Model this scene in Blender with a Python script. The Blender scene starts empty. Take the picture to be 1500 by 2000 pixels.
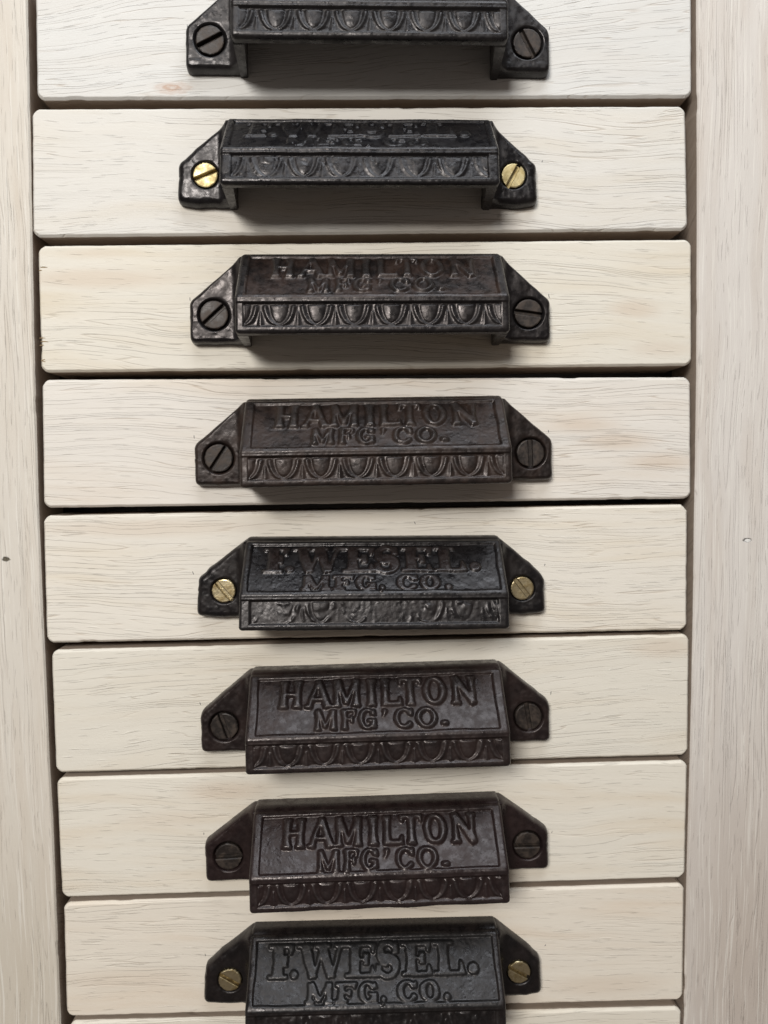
import bpy, math, random
import numpy as np
from mathutils import Matrix, Vector

SC = bpy.context.scene
COL = SC.collection
MM = 0.001

# ------------------------------------------------------------------ camera
# Plane of the drawer fronts: world XZ, facing -Y (towards the camera).  Pixels of the
# 1500 x 2000 photograph are turned into points on that plane (or a plane a few mm in front of it).
F_PX = 1500.0
ROT = (0.0528, -0.0264, -0.0151)
CAM = np.array([100.2, -11.37, -244.55])            # board millimetres: x right, y down, z into the wood


def rot3(a, b, c):
    ca, sa, cb, sb, cc, s_ = math.cos(a), math.sin(a), math.cos(b), math.sin(b), math.cos(c), math.sin(c)
    rx = np.array([[1, 0, 0], [0, ca, -sa], [0, sa, ca]])
    ry = np.array([[cb, 0, sb], [0, 1, 0], [-sb, 0, cb]])
    rz = np.array([[cc, -s_, 0], [s_, cc, 0], [0, 0, 1]])
    return rz @ rx @ ry


RM = rot3(*ROT)


def board(px, py, out=0.0):
    """photo pixel -> (x, v) in mm on the plane 'out' mm in front of the drawer fronts; v is up"""
    d = np.array([(px - 750) / F_PX, (py - 1000) / F_PX, 1.0]) @ RM
    t = (-out - CAM[2]) / d[2]
    p = CAM + d * t
    return float(p[0]), float(-p[1])


def W(x, v, out=0.0):
    return (x * MM, -out * MM, v * MM)


def bw(v):
    return Vector((v[0], v[2], -v[1]))


cam_d = bpy.data.cameras.new('camera')
cam = bpy.data.objects.new('camera', cam_d)
COL.objects.link(cam)
right, down, fwd = bw(RM[0]), bw(RM[1]), bw(RM[2])
m3 = Matrix((right, -down, -fwd)).transposed()
cam.matrix_world = Matrix.Translation(bw(CAM) * MM) @ m3.to_4x4()
cam_d.sensor_fit = 'VERTICAL'
cam_d.sensor_height = 36.0
cam_d.sensor_width = 27.0
cam_d.lens = F_PX / 2000 * 36.0
cam_d.clip_start = 0.01
cam_d.clip_end = 50
cam_d.dof.use_dof = True
cam_d.dof.focus_distance = 0.232
cam_d.dof.aperture_fstop = 11.0
SC.camera = cam

# ------------------------------------------------------------------ light
world = bpy.data.worlds.new('World')
SC.world = world
world.use_nodes = True
bg = world.node_tree.nodes['Background']
bg.inputs['Color'].default_value = (1.0, 0.85, 0.75, 1)
bg.inputs['Strength'].default_value = 0.12


def area(name, loc, target, size, size_y, power, col):
    ld = bpy.data.lights.new(name, 'AREA')
    ld.shape = 'RECTANGLE'
    ld.size, ld.size_y = size, size_y
    ld.energy = power
    ld.color = col
    o = bpy.data.objects.new(name, ld)
    COL.objects.link(o)
    o.location = loc
    o.rotation_euler = (Vector(target) - Vector(loc)).to_track_quat('-Z', 'Y').to_euler()
    return o


area('window_light', (-0.20, -1.00, 0.41), (0.1, 0, 0.06), 0.32, 0.28, 10.2, (1.0, 0.968, 0.915))
area('ceiling_window_light', (0.22, -0.36, 0.80), (0.12, 0, 0.0), 0.70, 0.45, 5.0, (0.88, 0.94, 1.0))

SC.view_settings.view_transform = 'Standard'
SC.view_settings.look = 'None'
SC.view_settings.exposure = 0.0
SC.view_settings.gamma = 1.0
SC.render.engine = 'CYCLES'
SC.cycles.max_bounces = 8


# ------------------------------------------------------------------ material helpers
class NT:
    def __init__(self, name):
        self.m = bpy.data.materials.new(name)
        self.m.use_nodes = True
        self.t = self.m.node_tree
        self.n = self.t.nodes
        self.p = self.n['Principled BSDF']

    def new(self, typ, **kw):
        n = self.n.new(typ)
        for k, v in kw.items():
            setattr(n, k, v)
        return n

    def link(self, a, b):
        self.t.links.new(a, b)

    def val(self, sock, x):
        if hasattr(x, 'is_output') or hasattr(x, 'links'):
            self.link(x, sock)
        else:
            sock.default_value = x

    def math(self, op, a, b=0.0, c=None, clamp=False):
        n = self.new('ShaderNodeMath', operation=op, use_clamp=clamp)
        self.val(n.inputs[0], a)
        self.val(n.inputs[1], b)
        if c is not None:
            self.val(n.inputs[2], c)
        return n.outputs[0]

    def ramp(self, x, a, b, lo=0.0, hi=1.0, smooth=True):
        n = self.new('ShaderNodeMapRange', interpolation_type='SMOOTHSTEP' if smooth else 'LINEAR')
        self.val(n.inputs['Value'], x)
        n.inputs['From Min'].default_value = a
        n.inputs['From Max'].default_value = b
        n.inputs['To Min'].default_value = lo
        n.inputs['To Max'].default_value = hi
        return n.outputs[0]

    def noise(self, vec, scale=1.0, detail=2.0, rough=0.5, dist=0.0):
        n = self.new('ShaderNodeTexNoise')
        self.link(vec, n.inputs['Vector'])
        n.inputs['Scale'].default_value = scale
        n.inputs['Detail'].default_value = detail
        n.inputs['Roughness'].default_value = rough
        n.inputs['Distortion'].default_value = dist
        return n.outputs[0]

    def mix(self, f, a, b):
        n = self.new('ShaderNodeMix', data_type='RGBA')
        self.val(n.inputs[0], f)
        for s, x in ((n.inputs[6], a), (n.inputs[7], b)):
            if isinstance(x, tuple):
                s.default_value = (*x, 1)
            else:
                self.link(x, s)
        return n.outputs[2]

    def xyz(self, x, y, z):
        n = self.new('ShaderNodeCombineXYZ')
        for s, v in zip(n.inputs, (x, y, z)):
            self.val(s, v)
        return n.outputs[0]

    def bump(self, h, strength, dist, normal=None):
        n = self.new('ShaderNodeBump')
        self.link(h, n.inputs['Height'])
        n.inputs['Strength'].default_value = strength
        n.inputs['Distance'].default_value = dist
        if normal is not None:
            self.link(normal, n.inputs['Normal'])
        return n.outputs[0]


def wood(name, seed, vertical=False, base=(0.72, 0.68, 0.61), warm=(0.66, 0.56, 0.44), warm_amt=0.5,
         line=(0.36, 0.25, 0.15), line_amt=0.6, slope=0.0, streak=0.0, spots=(), floor=0.12):
    """whitewashed open-grained softwood; coordinates are object space in mm"""
    k = NT(name)
    tc = k.new('ShaderNodeTexCoord')
    sep = k.new('ShaderNodeSeparateXYZ')
    k.link(tc.outputs['Object'], sep.inputs[0])
    X = k.math('MULTIPLY', sep.outputs[0], 1000.0)
    Z = k.math('MULTIPLY', sep.outputs[2], 1000.0)
    Y = k.math('MULTIPLY', sep.outputs[1], 1000.0)
    g, c = (Z, X) if vertical else (X, Z)                 # along the grain, across it
    s1 = seed * 37.7
    # wavy, slightly sloping grain
    w1 = k.noise(k.xyz(k.math('MULTIPLY', g, 1 / 55.0), k.math('MULTIPLY', c, 1 / 40.0), s1), 1.0, 1.0)
    w2 = k.noise(k.xyz(k.math('MULTIPLY', g, 1 / 14.0), k.math('MULTIPLY', c, 1 / 9.0), s1 + 5), 1.0, 2.0)
    cw = k.math('ADD', c, k.math('MULTIPLY', k.math('SUBTRACT', w1, 0.5), 9.0 if not vertical else 4.0))
    cw = k.math('ADD', cw, k.math('MULTIPLY', k.math('SUBTRACT', w2, 0.5), 1.1 if not vertical else .6))
    cw = k.math('ADD', cw, k.math('MULTIPLY', g, slope))
    cw = k.math('ADD', cw, k.math('MULTIPLY', Y, 0.6))
    # long growth lines: one thin crack in each uneven band
    field = k.noise(k.xyz(k.math('MULTIPLY', g, 0.0045), k.math('MULTIPLY', cw, 0.17), s1 + 11), 1.0, 2.0, 0.5)
    pp = k.math('PINGPONG', k.math('MULTIPLY', field, 15.0), 0.5)
    lines = k.ramp(pp, 0.0, 0.07, 1.0, 0.0)
    brk = k.noise(k.xyz(k.math('MULTIPLY', g, 0.03), k.math('MULTIPLY', cw, 0.55), s1 + 23), 1.0, 2.0, 0.6)
    area_m = k.noise(k.xyz(k.math('MULTIPLY', g, 1 / 75.0), k.math('MULTIPLY', c, 1 / 22.0), s1 + 29), 1.0, 1.0)
    lines = k.math('MULTIPLY', k.math('MULTIPLY', lines, k.ramp(brk, 0.33, 0.55)), k.ramp(area_m, 0.36, 0.62, floor, 1.0))
    # short pores / raised-grain dashes
    dash = k.noise(k.xyz(k.math('MULTIPLY', g, 0.085), k.math('MULTIPLY', cw, 1.7), s1 + 31), 1.0, 1.5, 0.55)
    dash_m = k.math('MULTIPLY', k.ramp(dash, 0.66, 0.78), k.ramp(area_m, 0.40, 0.60, 0.25, 1.0))
    dash2 = k.noise(k.xyz(k.math('MULTIPLY', g, 0.11), k.math('MULTIPLY', cw, 2.3), s1 + 47), 1.0, 1.0, 0.5)
    dash2_m = k.ramp(dash2, 0.66, 0.76)
    fibre = k.noise(k.xyz(k.math('MULTIPLY', g, 0.22), k.math('MULTIPLY', cw, 6.0), s1 + 3), 1.0, 2.0, 0.6)
    speck = k.noise(k.xyz(k.math('MULTIPLY', g, 2.2), k.math('MULTIPLY', c, 3.0), s1 + 7), 1.0, 2.0, 0.6)
    patch = k.noise(k.xyz(k.math('MULTIPLY', g, 1 / 70.0), k.math('MULTIPLY', cw, 1 / 9.0), s1 + 61), 1.0, 2.0, 0.55)
    tone = k.noise(k.xyz(k.math('MULTIPLY', g, 1 / 40.0), k.math('MULTIPLY', cw, 1 / 3.0), s1 + 71), 1.0, 2.0, 0.5)
    colr = k.mix(k.math('MULTIPLY', k.ramp(patch, 0.42, 0.75), warm_amt), base, warm)
    pale = tuple(min(0.86, x * 1.07) for x in base)
    colr = k.mix(k.math('MULTIPLY', k.ramp(tone, 0.4, 0.75), 0.45), colr, pale)
    for (sx, sz, rx, rz, scol, amt, depth) in spots:
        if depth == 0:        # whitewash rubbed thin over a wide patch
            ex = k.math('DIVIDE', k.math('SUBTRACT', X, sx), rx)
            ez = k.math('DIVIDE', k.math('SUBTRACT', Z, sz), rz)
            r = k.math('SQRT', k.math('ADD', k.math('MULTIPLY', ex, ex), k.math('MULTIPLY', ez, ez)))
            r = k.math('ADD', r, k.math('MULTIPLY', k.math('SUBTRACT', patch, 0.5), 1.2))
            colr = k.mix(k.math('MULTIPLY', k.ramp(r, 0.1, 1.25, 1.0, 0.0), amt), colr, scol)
    gfine = k.math('MULTIPLY', k.ramp(fibre, 0.35, 0.75), 0.07)
    colr = k.mix(gfine, colr, tuple(x * 0.72 for x in warm))
    colr = k.mix(k.math('MULTIPLY', lines, line_amt * 0.48), colr, line)
    colr = k.mix(k.math('MULTIPLY', dash_m, line_amt * 0.20), colr, line)
    if streak:
        st = k.noise(k.xyz(k.math('MULTIPLY', g, 0.035), k.math('MULTIPLY', cw, 2.0), s1 + 83), 1.0, 2.0, 0.55)
        st_m = k.ramp(st, 0.57, 0.66)
        colr = k.mix(k.math('MULTIPLY', st_m, streak), colr, (0.80, 0.77, 0.71))
    h = k.math('SUBTRACT', k.math('MULTIPLY', fibre, 0.25), k.math('MULTIPLY', lines, 0.8))
    h = k.math('SUBTRACT', h, k.math('MULTIPLY', dash_m, 0.45))
    h = k.math('ADD', h, k.math('MULTIPLY', dash2_m, 0.75))
    h = k.math('ADD', h, k.math('MULTIPLY', speck, 0.30))
    for (sx, sz, rx, rz, scol, amt, depth) in spots:
        if depth == 0:
            continue
        ex = k.math('DIVIDE', k.math('SUBTRACT', X, sx), rx)
        ez = k.math('DIVIDE', k.math('SUBTRACT', Z, sz), rz)
        wob = k.noise(k.xyz(ex, ez, s1 + 91), 1.6, 2.0, 0.6)
        r = k.math('SQRT', k.math('ADD', k.math('MULTIPLY', ex, ex), k.math('MULTIPLY', ez, ez)))
        r = k.math('ADD', r, k.math('MULTIPLY', k.math('SUBTRACT', wob, 0.5), 1.0))
        if depth < 0:      # a knot: rings
            ring = k.math('PINGPONG', k.math('MULTIPLY', r, 1.7), 0.5)
            mk = k.math('MULTIPLY', k.ramp(r, 0.35, 1.25, 1.0, 0.0), k.ramp(ring, 0.0, 0.5, 0.45, 1.0))
        else:
            mk = k.ramp(r, 0.55, 1.0, 1.0, 0.0)
            h = k.math('SUBTRACT', h, k.math('MULTIPLY', mk, depth))
        colr = k.mix(k.math('MULTIPLY', mk, amt), colr, scol)
    k.link(colr, k.p.inputs['Base Color'])
    k.p.inputs['Roughness'].default_value = 0.62
    k.p.inputs['Specular IOR Level'].default_value = 0.3
    k.link(k.bump(h, 1.0, 0.00014), k.p.inputs['Normal'])
    return k.m


def iron(name, seed, dark=(0.016, 0.015, 0.017), rust=(0.045, 0.027, 0.020), amt=0.6, rough=0.42, pit=1.0, letter=None, tint=(1.0, 0.91, 0.89)):
    dark = tuple(x * 0.45 for x in dark)
    rust = tuple(x * 0.50 for x in rust)
    rough -= 0.11
    k = NT(name)
    tc = k.new('ShaderNodeTexCoord')
    mp = k.new('ShaderNodeMapping')
    mp.inputs['Location'].default_value = (seed * 3.1, seed * 1.7, seed * 0.9)
    k.link(tc.outputs['Object'], mp.inputs['Vector'])
    v = mp.outputs[0]
    big = k.noise(v, 130.0, 4.0, 0.62)
    mid = k.noise(v, 420.0, 3.0, 0.6)
    fine = k.noise(v, 1500.0, 3.0, 0.65)
    f = k.math('MULTIPLY', k.ramp(k.math('ADD', k.math('MULTIPLY', big, 0.7), k.math('MULTIPLY', mid, 0.3)), 0.38, 0.64), amt)
    c = k.mix(f, dark, rust)
    c = k.mix(k.math('MULTIPLY', k.ramp(fine, 0.55, 0.75), 0.3), c, tuple(x * 1.8 for x in dark))
    if letter:
        lt = k.new('ShaderNodeAttribute', attribute_name='letter')
        c = k.mix(k.math('MULTIPLY', k.ramp(lt.outputs['Fac'], 0.3, 0.8), k.ramp(mid, 0.3, 0.6, 0.45, 1.0)), c, letter)
    at = k.new('ShaderNodeAttribute', attribute_name='wear')
    wv = k.math('MULTIPLY', at.outputs['Fac'], k.ramp(fine, 0.30, 0.62, 0.25, 1.0))
    c = k.mix(k.math('MULTIPLY', wv, 0.75), c, tuple(x * 1.2 + 0.030 for x in dark))
    k.link(c, k.p.inputs['Base Color'])
    r = k.math('ADD', k.ramp(mid, 0.3, 0.7, rough - 0.10, rough + 0.12), k.math('MULTIPLY', f, 0.12))
    r = k.math('SUBTRACT', r, k.math('MULTIPLY', wv, 0.12))
    k.link(r, k.p.inputs['Roughness'])
    k.p.inputs['Specular IOR Level'].default_value = 0.42
    k.p.inputs['Specular Tint'].default_value = (*tint, 1)
    n1 = k.bump(fine, 0.34 * pit, 0.00014)
    n2 = k.bump(mid, 0.16 * pit, 0.0002, n1)
    k.link(n2, k.p.inputs['Normal'])
    return k.m


def metal(name, seed, c1, c2, rough, metallic):
    k = NT(name)
    tc = k.new('ShaderNodeTexCoord')
    mp = k.new('ShaderNodeMapping')
    mp.inputs['Location'].default_value = (seed, seed * 2.3, 0)
    mp.inputs['Scale'].default_value = (1, 1, 1)
    k.link(tc.outputs['Object'], mp.inputs['Vector'])
    a = k.noise(mp.outputs[0], 380.0, 4.0, 0.65)
    mp2 = k.new('ShaderNodeMapping')
    mp2.inputs['Rotation'].default_value = (0, 0.7, 0)
    mp2.inputs['Scale'].default_value = (300, 300, 4500)
    k.link(tc.outputs['Object'], mp2.inputs['Vector'])
    scr = k.noise(mp2.outputs[0], 1.0, 2.0, 0.6)
    k.link(k.mix(k.ramp(a, 0.40, 0.66), c1, c2), k.p.inputs['Base Color'])
    k.p.inputs['Metallic'].default_value = metallic
    k.link(k.ramp(a, 0.3, 0.7, rough - 0.08, rough + 0.14), k.p.inputs['Roughness'])
    n = k.bump(scr, 0.25, 0.0001)
    k.link(k.bump(a, 0.4, 0.0003, n), k.p.inputs['Normal'])
    return k.m


def plain(name, col, rough=0.8):
    k = NT(name)
    tc = k.new('ShaderNodeTexCoord')
    a = k.noise(tc.outputs['Object'], 60.0, 3.0)
    k.link(k.mix(a, col, tuple(x * 0.7 for x in col)), k.p.inputs['Base Color'])
    k.p.inputs['Roughness'].default_value = rough
    return k.m


# ------------------------------------------------------------------ object helpers
def link(o, parent=None):
    COL.objects.link(o)
    if parent is not None:
        o.parent = parent
    return o


def mesh_obj(name, verts, faces, mat, parent=None, smooth=False, normals=None, wear=None, letter=None):
    me = bpy.data.meshes.new(name)
    verts = np.asarray(verts, dtype=np.float32)
    if isinstance(faces, np.ndarray):
        nf = len(faces)
        me.vertices.add(len(verts))
        me.vertices.foreach_set('co', verts.ravel())
        me.loops.add(nf * 4)
        me.loops.foreach_set('vertex_index', faces.astype(np.int32).ravel())
        me.polygons.add(nf)
        me.polygons.foreach_set('loop_start', np.arange(nf, dtype=np.int32) * 4)
        me.update(calc_edges=True)
    else:
        me.from_pydata([tuple(map(float, v)) for v in verts], [], faces)
        me.update()
    me.polygons.foreach_set('use_smooth', [smooth] * len(me.polygons))
    me.materials.append(mat)
    if wear is not None:
        at = me.attributes.new('wear', 'FLOAT', 'POINT')
        at.data.foreach_set('value', np.ascontiguousarray(wear, dtype=np.float32))
    if letter is not None:
        at = me.attributes.new('letter', 'FLOAT', 'POINT')
        at.data.foreach_set('value', np.ascontiguousarray(letter, dtype=np.float32))
    if normals is not None:
        me.normals_split_custom_set_from_vertices(normals.tolist())
    return link(bpy.data.objects.new(name, me), parent)


def empty(name, loc, label, cat, group=None, roty=0.0):
    o = bpy.data.objects.new(name, None)
    o.empty_display_size = 0.01
    link(o)
    o.location = loc
    o.rotation_euler = (0, roty, 0)
    o['label'] = label
    o['category'] = cat
    if group:
        o['group'] = group
    return o


# ------------------------------------------------------------------ wooden boards with softened edges
def board_mesh(name, loop, depth, mat, parent, origin, edge=0.9, seed=0, jitter=0.05, side=None):
    """loop: outline points (x, v) in mm, anticlockwise seen from the front; front face at out=0"""
    rng = np.random.RandomState(seed)
    P = np.array(loop, float)
    # resample long sides
    Q = []
    n = len(P)
    for i in range(n):
        a, b = P[i], P[(i + 1) % n]
        L = np.linalg.norm(b - a)
        m = max(1, int(L / 1.6))
        for j in range(m):
            Q.append(a + (b - a) * j / m)
    Q = np.array(Q)
    n = len(Q)
    d = np.roll(Q, -1, 0) - np.roll(Q, 1, 0)
    d /= np.linalg.norm(d, axis=1, keepdims=True)
    nin = np.stack([-d[:, 1], d[:, 0]], 1)              # inward for an anticlockwise loop
    jit = rng.normal(0, jitter, n)
    nchip = max(2, n // 60)
    jit[rng.randint(0, n, nchip)] = rng.uniform(0.15, 0.55, nchip)
    jit = (jit + np.roll(jit, 1) + np.roll(jit, -1)) / 2
    rings = [(0.0, -depth), (0.0, -edge)]
    # a planed chamfer whose arrises are just eased by sanding
    rings += [(edge * 0.10, -edge * 0.78), (edge * 0.62, -edge * 0.12), (edge * 0.78, -edge * 0.02), (edge * 0.78 + 0.3, 0.0)]
    V = []
    for ins, out in rings:
        off = ins + (np.abs(jit) * (1.0 if -edge * 1.01 < out < -0.001 or out == 0 and ins < edge else 0.0))
        R = Q + nin * off[:, None]
        for x, v in R:
            V.append((x * MM - origin[0], -out * MM - origin[1], v * MM - origin[2]))
    F = []
    for r in range(len(rings) - 1):
        for i in range(n):
            j = (i + 1) % n
            F.append((r * n + i, r * n + j, (r + 1) * n + j, (r + 1) * n + i))
    F.append(tuple((len(rings) - 1) * n + i for i in range(n)))
    o = mesh_obj(name, V, F, mat, parent, smooth=False)
    o.data.materials.append(side)
    for k in range(n):
        o.data.polygons[k].material_index = 1
    return o


def round_quad(c, r):
    """c: BL, BR, TR, TL in mm -> outline with clipped, slightly rounded corners"""
    c = [np.array(p, float) for p in c]
    out = []
    for i in range(4):
        p, a, b = c[i], c[i - 1], c[(i + 1) % 4]
        ua = (a - p) / np.linalg.norm(a - p)
        ub = (b - p) / np.linalg.norm(b - p)
        p0, p2 = p + ua * r, p + ub * r
        for t in (0, .25, .5, .75, 1):
            q = p0 * (1 - t) ** 2 + p * 2 * t * (1 - t) + p2 * t * t
            out.append(q * 0.5 + (p0 + (p2 - p0) * t) * 0.5)
    return out


# ------------------------------------------------------------------ cabinet
LS = [(53, 0), (57, 200), (62.5, 500), (67, 720), (75, 1000), (83, 1200), (88, 1300), (96.5, 1500),
      (102.5, 1600), (109, 1770), (117, 1970)]
RS = [(1361, 0), (1362, 200), (1362.5, 400), (1361.5, 700), (1359, 900), (1357, 1000), (1354.5, 1200),
      (1351.5, 1350), (1348, 1500), (1342.5, 1700), (1337, 1950)]
lp = [board(*p) for p in LS]
rp = [board(*p) for p in RS]
lp = [(lp[0][0] + 0.1, lp[0][1] + 55)] + lp + [(lp[-1][0] + 0.2, lp[-1][1] - 55)]
rp = [(rp[0][0], rp[0][1] + 55)] + rp + [(rp[-1][0] - 0.2, rp[-1][1] - 55)]
cab = empty('cabinet', W(100, -230, -20), 'whitewashed wooden cabinet frame with upright stiles either side of the drawers', 'cabinet')
Wc = np.array(cab.location)
xl = min(p[0] for p in lp) - 20.4
xr = max(p[0] for p in rp) + 34.0
spot_r = board(1460, 1055)
spot_l = board(12, 1092)
loopL = [(xl, lp[-1][1])] + [lp[i] for i in range(len(lp) - 1, -1, -1)] + [(xl, lp[0][1])]
loopR = [rp[0], ] + rp[1:] + [(xr, rp[-1][1]), (xr, rp[0][1])]
stile_mat_l = wood('whitewashed_stile', 41, True, base=(0.67, 0.625, 0.56), warm=(0.58, 0.50, 0.41), warm_amt=0.5,
                   line=(0.33, 0.25, 0.18), line_amt=0.18, slope=0.012, streak=0.5,
                   spots=[(spot_l[0] - Wc[0] * 1000, spot_l[1] - Wc[2] * 1000, 1.5, 0.9, (0.06, 0.045, 0.02), 0.9, 3.0),
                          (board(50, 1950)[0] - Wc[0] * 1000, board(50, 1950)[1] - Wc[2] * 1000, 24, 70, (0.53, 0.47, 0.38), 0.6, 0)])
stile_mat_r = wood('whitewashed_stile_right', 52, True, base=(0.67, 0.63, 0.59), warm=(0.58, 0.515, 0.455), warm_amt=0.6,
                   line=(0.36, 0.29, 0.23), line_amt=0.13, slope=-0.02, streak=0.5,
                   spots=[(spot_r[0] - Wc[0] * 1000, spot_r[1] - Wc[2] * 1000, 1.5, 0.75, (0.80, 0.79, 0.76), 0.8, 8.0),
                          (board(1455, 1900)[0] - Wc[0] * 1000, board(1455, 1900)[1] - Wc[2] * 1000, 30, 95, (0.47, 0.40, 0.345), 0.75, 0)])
edge_wood = wood('shaded_edge_wood', 77, False, base=(0.40, 0.33, 0.27), warm=(0.33, 0.25, 0.19), line=(0.12, 0.09, 0.06))  # unwashed board sides, their colour darkened to carry the shade of the gaps
board_mesh('stile', loopL, 20, stile_mat_l, cab, Wc, edge=0.7, seed=1, jitter=0.03, side=edge_wood)
board_mesh('stile', loopR, 20, stile_mat_r, cab, Wc, edge=0.7, seed=2, jitter=0.03, side=edge_wood)
inner = plain('dark_inner_wood', (0.10, 0.075, 0.055))


def box(name, x0, x1, v0, v1, o0, o1, mat, parent):
    org = np.array(parent.location)
    V = [np.array(W(x, v, o)) - org for o in (o0, o1) for v in (v0, v1) for x in (x0, x1)]
    Fc = [(0, 1, 3, 2), (4, 6, 7, 5), (0, 4, 5, 1), (2, 3, 7, 6), (0, 2, 6, 4), (1, 5, 7, 3)]
    return mesh_obj(name, V, Fc, mat, parent)


vt, vb = lp[0][1], lp[-1][1]  # unseen carcass panels, added dark and closed so the drawer gaps stay dark
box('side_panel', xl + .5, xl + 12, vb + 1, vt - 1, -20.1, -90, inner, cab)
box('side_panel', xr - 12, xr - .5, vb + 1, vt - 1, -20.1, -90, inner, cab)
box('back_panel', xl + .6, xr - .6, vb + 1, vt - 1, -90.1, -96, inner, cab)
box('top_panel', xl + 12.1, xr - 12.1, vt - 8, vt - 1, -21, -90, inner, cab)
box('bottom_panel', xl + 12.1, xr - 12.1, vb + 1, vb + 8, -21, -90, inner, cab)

# ------------------------------------------------------------------ drawers
DR = [  # TL, TR, BR, BL pixels
    ((67, -52), (1352, -56), (1352.5, 190), (71, 194)),
    ((61, 211), (1340, 205.5), (1344.5, 449.5), (63, 463)),
    ((72.5, 479), (1352, 466.5), (1352.5, 714), (79, 727.5)),
    ((80.5, 741), (1350, 736), (1351, 974), (84, 992.5)),
    ((83, 1007), (1344, 985), (1343, 1231), (90, 1257)),
    ((98.5, 1270), (1347.5, 1238.5), (1345, 1476), (108, 1511)),
    ((109, 1520), (1344, 1485.5), (1339, 1716), (119.5, 1755)),
    ((122.5, 1764), (1338, 1726), (1335, 1955), (129, 1988)),
    ((134, 1996), (1332, 1968), (1327, 2192), (141, 2228)),
]
DLAB = [
    'whitewashed drawer front marked by a small pinkish knot under its iron pull',
    'whitewashed drawer front one below the knotted drawer, carrying a brass-screwed pull',
    'creamy drawer front with chipped left edge, two below the knotted drawer',
    'drawer front with long wavy grain lines, three below the knotted drawer',
    'drawer front four below the knotted drawer, between two drawers with dark-screwed pulls',
    'drawer front five below the knotted drawer, directly above two dark-screwed to brass-screwed neighbours',
    'drawer front six below the knotted drawer, partly overhung by a purple-brown pull',
    'beige drawer front seven below the knotted drawer, under the blackest brass-screwed pull',
    'drawer front showing only a thin top strip, lowest of the column',
]
DLAB[5] = 'drawer front five below the knotted drawer, its gap to the stile widening downward'
DWOOD = [  # base tones also correct how the light falls off down the column
    dict(base=(0.70, 0.69, 0.665), warm=(0.65, 0.59, 0.52), warm_amt=0.30, slope=-0.10, line_amt=0.62, floor=0.4),
    dict(base=(0.72, 0.695, 0.65), warm=(0.68, 0.60, 0.48), warm_amt=0.45, slope=0.02, line_amt=0.50),
    dict(base=(0.74, 0.70, 0.62), warm=(0.68, 0.58, 0.43), warm_amt=0.55, slope=0.05, line_amt=0.36),
    dict(base=(0.75, 0.71, 0.655), warm=(0.71, 0.61, 0.50), warm_amt=0.55, slope=0.03, line_amt=0.72, floor=0.6),
    dict(base=(0.77, 0.725, 0.65), warm=(0.72, 0.62, 0.47), warm_amt=0.45, slope=0.01, line_amt=0.66, floor=0.6),
    dict(base=(0.74, 0.70, 0.62), warm=(0.70, 0.60, 0.46), warm_amt=0.35, slope=-0.05, line_amt=0.50),
    dict(base=(0.76, 0.715, 0.63), warm=(0.70, 0.59, 0.45), warm_amt=0.55, slope=0.02, line_amt=0.36),
    dict(base=(0.77, 0.71, 0.62), warm=(0.71, 0.58, 0.45), warm_amt=0.60, slope=0.03, line_amt=0.36),
    dict(base=(0.75, 0.70, 0.61), warm=(0.70, 0.60, 0.46), warm_amt=0.40, slope=0.0, line_amt=0.4),
]
pencil = plain('pencil_graphite', (0.13, 0.125, 0.12), 0.6)
chip_mat = plain('bare_chipped_wood', (0.30, 0.21, 0.11), 0.8)
# tan heartwood showing through the whitewash
STAINS = {1: [(880, 440, 30, 3, .25)], 2: [(1240, 603, 9, 3.5, .45), (1290, 680, 12, 3, .3), (200, 545, 30, 3.5, .45), (180, 495, 14, 2, .3)],
          3: [(1130, 828, 14, 3.5, .5), (1205, 862, 13, 3.5, .5), (1290, 902, 14, 3.5, .5)],
          4: [(300, 1030, 40, 3, .35)], 5: [(1300, 1262, 14, 4, .4)], 6: [(440, 1548, 16, 4, .5), (330, 1600, 20, 4, .25)],
          7: [(250, 1915, 26, 4, .35), (1180, 1925, 24, 4, .35), (700, 1790, 30, 4, .3)]}
drawers = []
for i, (tl, tr, br, bl) in enumerate(DR):
    q = [board(*p) for p in (bl, br, tr, tl)]
    cx = sum(p[0] for p in q) / 4
    cv = sum(p[1] for p in q) / 4
    d = empty('drawer', W(cx, cv, -10), DLAB[i], 'drawer', 'whitewashed drawers in one column')
    org = np.array(d.location)
    spots = []
    if i == 0:
        kx, kv = board(338, 172)
        spots.append((kx - cx, kv - cv, 6.0, 1.9, (0.50, 0.33, 0.24), 0.8, -1.0))
    for (px, py, rx, rz, am) in STAINS.get(i, ()):
        kx, kv = board(px, py)
        spots.append((kx - cx, kv - cv, rx, rz, (0.62, 0.49, 0.37), am, 0))
    mat = wood('whitewashed_drawer_%d' % (i + 1), i + 1, False, spots=spots, **DWOOD[i])
    board_mesh('front_panel', round_quad(q, 2.1), 18, mat, d, org, edge=1.0, seed=10 + i, jitter=0.06, side=edge_wood)
    drawers.append(d)


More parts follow.
